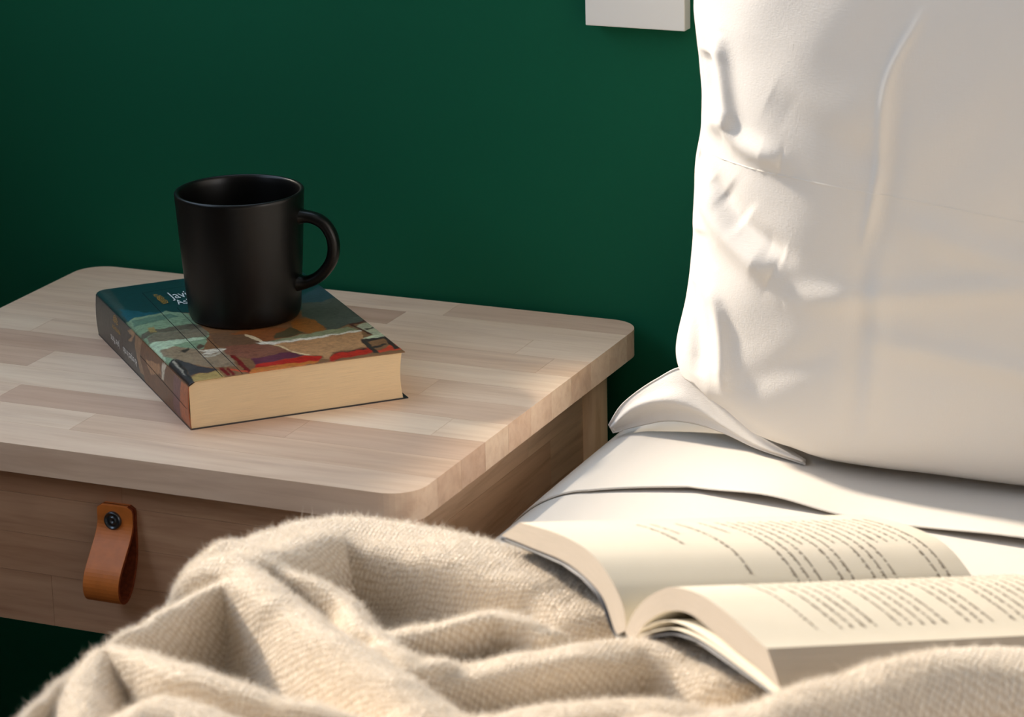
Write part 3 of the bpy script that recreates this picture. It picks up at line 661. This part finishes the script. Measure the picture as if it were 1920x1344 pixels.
back = et*.5+eb*.5; back[:, 1] += .022*np.sin(np.linspace(0, 1, ne)*math.pi*.9)
rows = np.array([spline([et[i], et[i]*.45+em[i]*.55+np.array([0, .0012, .0006]), em[i], em[i]*.5+eb[i]*.5+np.array([0, .0030, -.0004]), eb[i]], 26) for i in range(ne)])
bk = np.array([spline([eb[i], back[i]*.6+eb[i]*.4, back[i], back[i]*.5+et[i]*.5, et[i]], 14)[1:-1] for i in range(ne)])
CR = np.concatenate([rows, bk], 1)
CR[..., 2] = np.maximum(CR[..., 2], -.0335)
o = grid_mesh('case_corner', CR.transpose(1, 0, 2), M['linen'], closed_u=True)
bm = bmesh.new(); bm.from_mesh(o.data); bmesh.ops.holes_fill(bm, edges=[e for e in bm.edges if e.is_boundary]); bmesh.ops.recalc_face_normals(bm, faces=bm.faces[:]); bm.to_mesh(o.data); bm.free()
child_world(o, pil)
child_world(tube('corner_seam', [tuple(p) for p in np.vstack([eb[:4][::-1], et[0:32]])], .0007, M['linen'], None, 6), pil)

# ------------------------------------------------------------------ cream wool blanket
R1=[(0.4643,-0.6059,0.0500),(0.4677,-0.5843,0.0450),(0.4735,-0.5503,0.0380),(0.4924,-0.5196,0.0320),(0.5321,-0.5152,0.0300),(0.5748,-0.5187,0.0300),(0.6115,-0.5257,0.0280),(0.6438,-0.5319,0.0250),(0.6690,-0.5460,0.0200)]
R3=[(0.5964,-0.6488,0.0300),(0.6185,-0.6345,0.0370),(0.6378,-0.6213,0.0400),(0.6547,-0.6205,0.0400),(0.6686,-0.6263,0.0350)]
R5=[(0.5939,-0.6821,0.0350),(0.6249,-0.6821,0.0300),(0.6430,-0.6747,0.0280),(0.6644,-0.6607,0.0320),(0.6860,-0.6470,0.0350),(0.7043,-0.6323,0.0350),(0.7230,-0.6185,0.0330),(0.7472,-0.6186,0.0330),(0.7765,-0.6339,0.0300)]
R2=[(0.4695,-0.6000,0.0460),(0.5014,-0.6119,0.0450),(0.5319,-0.6226,0.0430),(0.5544,-0.6348,0.0400),(0.5753,-0.6591,0.0380),(0.5937,-0.6707,0.0360),(0.6229,-0.6941,0.0330),(0.6345,-0.6829,0.0300)]
R2c=[(0.4759,-0.6176,0.0500),(0.5197,-0.6489,0.0510),(0.5576,-0.6779,0.0500),(0.5819,-0.6945,0.0490),(0.6227,-0.7192,0.0460),(0.6493,-0.7354,0.0420),(0.6675,-0.7456,0.0360),(0.6832,-0.7431,0.0320)]
R6d=[(0.5257,-0.6604,0.0490),(0.5062,-0.6485,0.0490),(0.4864,-0.6430,0.0470),(0.4763,-0.6614,0.0430),(0.4666,-0.6972,0.0380),(0.4609,-0.7131,0.0350)]
R4=[(0.6602,-0.7376,0.0350),(0.6775,-0.7433,0.0320),(0.6891,-0.7367,0.0340),(0.6997,-0.7273,0.0370),(0.7152,-0.7159,0.0400),(0.7317,-0.7068,0.0400),(0.7517,-0.6992,0.0380),(0.7773,-0.6913,0.0350),(0.7999,-0.6755,0.0300),(0.8149,-0.6697,0.0300)]
R4b=[(0.7544,-0.7553,0.0450),(0.7573,-0.7278,0.0430),(0.7703,-0.7177,0.0420),(0.7946,-0.7152,0.0400)]
R7=[(0.7953,-0.7395,0.0450),(0.8210,-0.7275,0.0500),(0.8327,-0.7140,0.0530),(0.8504,-0.6960,0.0560),(0.8661,-0.6761,0.0580),(0.8850,-0.6604,0.0600),(0.9086,-0.6450,0.0600),(0.9306,-0.6345,0.0600),(0.9621,-0.6210,0.0600),(1.05,-.60,.055),(1.2,-.60,.05)]
R6=[(0.5032,-0.8167,0.0300),(0.4820,-0.7849,0.0360),(0.4685,-0.7430,0.0420),(0.4824,-0.7425,0.0460),(0.5032,-0.7501,0.0500),(0.5251,-0.7603,0.0520),(0.5706,-0.7673,0.0500),(0.6096,-0.7731,0.0460),(0.6462,-0.7757,0.0400)]
R6b=[(0.4607,-0.8212,0.0250),(0.4564,-0.7785,0.0300),(0.4442,-0.7162,0.0300),(0.4366,-0.6698,0.0320),(0.4409,-0.6339,0.0380),(0.4598,-0.6047,0.0480)]
R6c=[(0.5373,-0.8495,0.0450),(0.5310,-0.8199,0.0520),(0.5444,-0.8049,0.0560),(0.5780,-0.8080,0.0540),(0.6167,-0.8201,0.0500)]
FX=[[(.48,-.92,.03),(.60,-.95,.04),(.75,-.92,.04),(.95,-.88,.05),(1.2,-.86,.04)],[(.48,-1.06,.03),(.7,-1.1,.04),(1.0,-1.05,.035),(1.2,-1.0,.04)],[(.70,-.80,.045),(.80,-.79,.05),(.95,-.76,.05),(1.2,-.74,.05)]]
# (ridge, width on the wall side, width on the viewer's side)
R7 = [(a, b, c+.013) for a, b, c in R7]
RIDGES = [(R1, .034, .050, 5.0), (R3, .012, .022, 3.5), (R5, .013, .036, 4.0), (R2, .018, .016), (R2c, .020, .030), (R6d, .014, .024), (R4, .013, .040, 3.5), (R4b, .014, .03), (R7, .030, .05), (R6, .016, .026), (R6b, .03, .014), (R6c, .02, .04)]+[(f, .04, .04) for f in FX]
BASE = -.018
VIEW = np.array([-.41, .91])                      # horizontal direction, away from the viewer
def ridge_height(X, Y, ridge, wb, wf, ex=2.4):
    P = spline(ridge, 40); best = np.full(X.shape, 9.); hz = np.zeros(X.shape); side = np.zeros(X.shape)
    for i in range(len(P)-1):
        a, b = P[i], P[i+1]; d = b[:2]-a[:2]; L = (d*d).sum()
        if L < 1e-12: continue
        t = np.clip(((X-a[0])*d[0]+(Y-a[1])*d[1])/L, 0, 1); rx = X-a[0]-t*d[0]; ry = Y-a[1]-t*d[1]; r = np.hypot(rx, ry)
        m = r < best; best[m] = r[m]; hz[m] = (a[2]+t*(b[2]-a[2]))[m]; side[m] = ((rx*VIEW[0]+ry*VIEW[1])/np.maximum(r, 1e-9))[m]
    w = np.where(side > 0, wf+(wb-wf)*np.clip(side*1.5, 0, 1), wf)
    return BASE+(hz-BASE)*np.exp(-(best/w)**np.where(side > 0, 2.4, ex))
XE = .468
NXg, NYg = 520, 420
sx = np.concatenate([np.linspace(-.34, -.08, 40), np.linspace(-.078, .42, NXg-80), np.linspace(.425, .80, 40)])
yg = np.concatenate([np.linspace(-1.25, -.90, 50), np.linspace(-.898, -.45, NYg-50)])
SX, YG = np.meshgrid(sx, yg, indexing='ij')
ss = np.clip(-SX, 0, None); tau = .030
XG = np.where(SX >= 0, XE+SX, XE-tau*(1-np.exp(-ss/tau)))
drop = ss-tau*(1-np.exp(-ss/tau))
hs = np.stack([ridge_height(XG, YG, *r) for r in RIDGES], 0); K = 210.
Hh = np.log(np.exp(K*(hs-BASE)).sum(0)-len(RIDGES)+1)/K+BASE
ins = np.array([[.80, -.30]])
# lower the cloth where the open book lies and at the far border
ZG = Hh+.0022*smooth_noise(XG, YG, .05, 31, 2)+.0003*smooth_noise(XG, YG, .016, 32, 2)
ZG = ZG-drop*1.0+.010*np.sin(YG*34+1.3)*np.clip(drop/.1, 0, 1)*0
XG = XG+.012*np.sin(YG*30+.6)*np.clip(drop/.12, 0, 1)-.010*np.clip(drop/.2, 0, 1)
# far border: the cloth ends along a line just behind the back roll, touching the bed
def far_border(x): return np.interp(x, [.41, .43, .45, .47, .50, .60, .66, .72, .80, .90, 1.3], [-.575, -.55, -.52, -.495, -.478, -.482, -.508, -.560, -.600, -.575, -.55])
fb = far_border(XG); vcl = np.clip((YG-fb)/.03+1, 0, 1)
YG2 = np.minimum(YG, fb+.02)
bedz = mat_surf(XG-BX-ER, YG2)[..., 2]
on_bed = (SX > .02)
ZG = np.where(on_bed, np.maximum(ZG*(1-vcl**3)+(bedz+.003)*vcl**3, bedz+.0025), ZG)
shear = np.clip(Hh-BASE, 0, .066)*.95-.033
YC = np.minimum(YG, fb+.004)
keep = YG <= fb+.012
Pbk = np.stack([XG+.41*shear*np.clip((fb-YG)/.05, 0, 1)*np.clip(1-drop/.05, 0, 1), YC-.91*shear*np.clip((fb-YG)/.05, 0, 1)*np.clip(1-drop/.05, 0, 1), ZG], -1)
UVb = np.stack([SX*1.0, YG], -1)
def masked_grid(name, P, keepv, mat, uv):
    n, m = P.shape[:2]; idx = np.arange(n*m).reshape(n, m)
    q = np.stack([idx[:-1,:-1], idx[1:,:-1], idx[1:,1:], idx[:-1,1:]], -1).reshape(-1, 4); q = q[keepv.reshape(-1)[q].all(1)]
    us, inv = np.unique(q, return_inverse=True); inv = inv.reshape(q.shape)
    me = bpy.data.meshes.new(name); me.vertices.add(len(us)); me.vertices.foreach_set('co', P.reshape(-1, 3)[us].reshape(-1).astype(np.float32))
    me.loops.add(inv.size); me.loops.foreach_set('vertex_index', inv.reshape(-1).astype(np.int32)); me.polygons.add(len(inv)); me.polygons.foreach_set('loop_start', np.arange(0, inv.size, 4, dtype=np.int32)); me.update(calc_edges=True)
    l = me.uv_layers.new(name='UVMap'); l.data.foreach_set('uv', uv.reshape(-1, 2)[q.reshape(-1)].reshape(-1).astype(np.float32))
    me.validate(); return finish(name, me, mat, None, True)
bl = empty('blanket', (.75, -.85, BT)); tag(bl, 'cream fuzzy wool blanket heaped in soft folds over the bed edge', 'blanket')
bo = masked_grid('cloth', Pbk, keep, M['wool'], UVb); child_world(bo, bl)
sd = bo.modifiers.new('t', 'SOLIDIFY'); sd.thickness = .0022; sd.offset = -1
# fuzz: short fibres standing off the cloth
me = bo.data; nv = len(me.vertices); co = np.zeros(nv*3); me.vertices.foreach_get('co', co); co = co.reshape(-1, 3); no = np.zeros(nv*3); me.vertices.foreach_get('normal', no); no = no.reshape(-1, 3)
vis = np.where((co[:, 1] > -.9) & (co[:, 2] > -.12))[0]
pick = NP.choice(vis, 520000); n_ = len(pick)
base = co[pick]+NP.normal(0, .0008, (n_, 3)); dr = no[pick]*.55+NP.normal(0, .55, (n_, 3)); dr /= np.linalg.norm(dr, axis=1)[:, None]
dr += no[pick]*np.clip(.25-(dr*no[pick]).sum(1), 0, None)[:, None]
ln = NP.gamma(2.6, .0008, n_)[:, None]+.0005
sdv = np.cross(dr, NP.normal(0, 1, (n_, 3))); sdv /= np.linalg.norm(sdv, axis=1)[:, None]; wv = .00009
V = np.concatenate([base-sdv*wv, base+sdv*wv, base+dr*ln], 1).reshape(-1, 3)
fme = bpy.data.meshes.new('fuzz'); fme.vertices.add(3*n_); fme.vertices.foreach_set('co', V.reshape(-1).astype(np.float32)); fme.loops.add(3*n_); fme.loops.foreach_set('vertex_index', np.arange(3*n_, dtype=np.int32)); fme.polygons.add(n_); fme.polygons.foreach_set('loop_start', np.arange(0, 3*n_, 3, dtype=np.int32)); fme.update(calc_edges=True)
fo = finish('fuzz', fme, M['fuzz'], None, False); child_world(fo, bl); fo['kind'] = 'stuff'

# ------------------------------------------------------------------ open book
OB = np.array([.61692, -.54070, .051]); s_ = np.array([.60177098, .77921973, -.17518076]); u_ = np.array([-.79145862, .61122275, 0]); w_ = np.array([.10707447, .13864832, .98453629]); LB = .2398
ob = empty('open_book', tuple(OB)); tag(ob, 'open book lying face up on the blanket in front of the upright pillow', 'book')
FT=[(0.0001,0.0003),(-0.0440,0.0071),(-0.0780,0.0074),(-0.1017,0.0001),(-0.1160,-0.0088),(-0.1216,-0.0171),(-.1224,-.0215)]
FB=[(0.0184,-0.0135),(-0.0133,-0.0099),(-0.0576,-0.0057),(-0.0927,-0.0104),(-0.1105,-0.0234),(-.1150,-.0262)]
NT=[(-.1229,-.0222),(-0.1233,-0.0188),(-0.1281,-0.0090),(-0.1371,0.0013),(-0.1493,0.0102),(-0.1620,0.0164),(-0.1862,0.0204),(-0.2140,0.0191),(-0.2416,0.0150),(-0.2497,0.0141)]
NB=[(-.1320,-.0262),(-0.1383,-0.0135),(-0.1501,-0.0030),(-0.1626,0.0037),(-0.1813,0.0078),(-0.2096,0.0052),(-0.2399,0.0023),(-0.2670,-0.0021)]
def bpnt(s, u, w): return OB+s_*s+u_*u+w_*w
def half(name, T, B, mats):
    n = 48; t = spline(T, n); b = spline(B, n); ns_ = 24; V = []; F = []; fm = []; uv = []
    bm = bmesh.new(); L = bm.loops.layers.uv.new('UVMap')
    def gf(fn, a, b_, mi, vv=True):
        g = [[bm.verts.new(fn(i, j)) for j in range(b_)] for i in range(a)]
        for i in range(a-1):
            for j in range(b_-1):
                f = bm.faces.new((g[i][j], g[i+1][j], g[i+1][j+1], g[i][j+1])); f.smooth = True; f.material_index = mi
                for l, (p, q) in zip(f.loops, ((i, j), (i+1, j), (i+1, j+1), (i, j+1))): l[L].uv = (p/(a-1), q/(b_-1))
    S_ = np.linspace(0, LB, ns_); sag = lambda s: -.0035*math.sin(math.pi*s/LB)*0
    gf(lambda i, j: bpnt(S_[j], *t[i]), n, ns_, 0)
    gf(lambda i, j: bpnt(S_[j], *b[i]), n, ns_, 0)
    lay = 10
    for e in (0, LB): gf(lambda i, j: bpnt(e, *(b[i]+(t[i]-b[i])*j/(lay-1))), n, lay, 1)
    fe = 0 if abs(T[0][0]) < .05 else n-1
    gf(lambda i, j: bpnt(S_[i], *(b[fe]+(t[fe]-b[fe])*j/(lay-1))), ns_, lay, 1)
    bmesh.ops.recalc_face_normals(bm, faces=bm.faces[:])
    me = bpy.data.meshes.new(name); bm.to_mesh(me); bm.free()
    o = finish(name, me, None, None, True, mats); child_world(o, ob); return o, t
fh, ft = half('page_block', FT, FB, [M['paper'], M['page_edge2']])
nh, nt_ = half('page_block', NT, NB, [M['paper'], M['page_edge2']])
def sheet_strip(name, prof, th, mat, s0=0, s1=LB):
    n = 60; c = spline(prof, n); d = np.gradient(c, axis=0); d /= np.linalg.norm(d, axis=1)[:, None]; q = np.stack([-d[:, 1], d[:, 0]], 1)*th/2
    ring = np.vstack([c+q, (c-q)[::-1]]); P = np.array([[bpnt(s, *p) for p in ring] for s in np.linspace(s0, s1, 8)])
    o = grid_mesh(name, P.transpose(1, 0, 2), mat, closed_u=True); child_world(o, ob)
    bm = bmesh.new(); bm.from_mesh(o.data); bmesh.ops.holes_fill(bm, edges=[e for e in bm.edges if e.is_boundary]); bm.to_mesh(o.data); bm.free(); return o
sheet_strip('cover', [(.0170, -.0150), (-.0133, -.0116), (-.0576, -.0076), (-.0920, -.0122), (-.1095, -.0244), (-.1190, -.0280), (-.1280, -.0280), (-.1380, -.0225), (-.1540, -.0132), (-.1740, -.0058), (-.1990, -.0032), (-.2350, -.0050), (-.2690, -.0055)], .0011, M['card'], -.001, LB+.002)
sheet_strip('loose_page', [(-.1370, -.0160), (-.1510, -.0070), (-.1650, -.0012), (-.1830, .0014), (-.2080, .0010), (-.2380, -.0012), (-.2650, -.0036)], .00035, M['paper'], -.0006)
sheet_strip('loose_page', [(-.1380, -.0190), (-.1530, -.0105), (-.1690, -.0040), (-.1880, -.0012), (-.2080, -.0010), (-.2380, -.0026), (-.2660, -.0043)], .00035, M['paper'], -.0012)
# printed lines: letters as small dashes following the curve of the page
def printed(parent, prof, t0, t1, s_list, seed):
    r = random.Random(seed); d = np.r_[0, np.cumsum(np.linalg.norm(np.diff(prof, axis=0), axis=1))]; D = d[-1]
    tang = np.gradient(prof, axis=0); tang /= np.linalg.norm(tang, axis=1)[:, None]
    at = lambda a: np.array([np.interp(a, d, prof[:, 0]), np.interp(a, d, prof[:, 1])])
    nat = lambda a: np.array([-np.interp(a, d, tang[:, 1]), np.interp(a, d, tang[:, 0])])
    V = []; F = []
    for s, end in s_list:
        a = t0; stop = t0+(t1-t0)*end
        while a < stop:
            for k in range(r.randint(2, 9)):
                w = r.uniform(.0009, .0017); h = r.choice((.0013, .0013, .0013, .0022)); up = h > .002
                if a+w > stop: break
                i = len(V)
                for aa_, sv_ in ((a, 0), (a+w*.72, 0), (a+w*.72, 1), (a, 1)):
                    p = at(aa_); q = nat(aa_); q = q*(1 if q[1] > 0 else -1); pp = p+q*.0002
                    V.append(bpnt(s-(h if sv_ else 0), *pp))
                F.append((i, i+1, i+2, i+3)); a += w
            a += .0016
    o = mesh('printed_text', V, F, M['ink'], None, False); child_world(o, parent_root); o['kind'] = 'stuff'
    return o
parent_root = ob
rr_ = random.Random(3)
SL = .0060
far_lines = [(.066, .55), (.075, .35), (.092, .9), (.108, .35)]+[(.120+SL*k*1.25, rr_.choice((1, 1, 1, .6))) for k in range(15)]
D1 = float(np.linalg.norm(np.diff(ft, axis=0), axis=1).sum()); D2 = float(np.linalg.norm(np.diff(nt_, axis=0), axis=1).sum())
printed(ob, ft, .020, D1-.022, far_lines, 1)
near_lines = [(.042+SL*k*1.25, rr_.choice((1, 1, 1, 1, .55))) for k in range(25)]
printed(ob, nt_, .026, D2-.016, near_lines, 2)
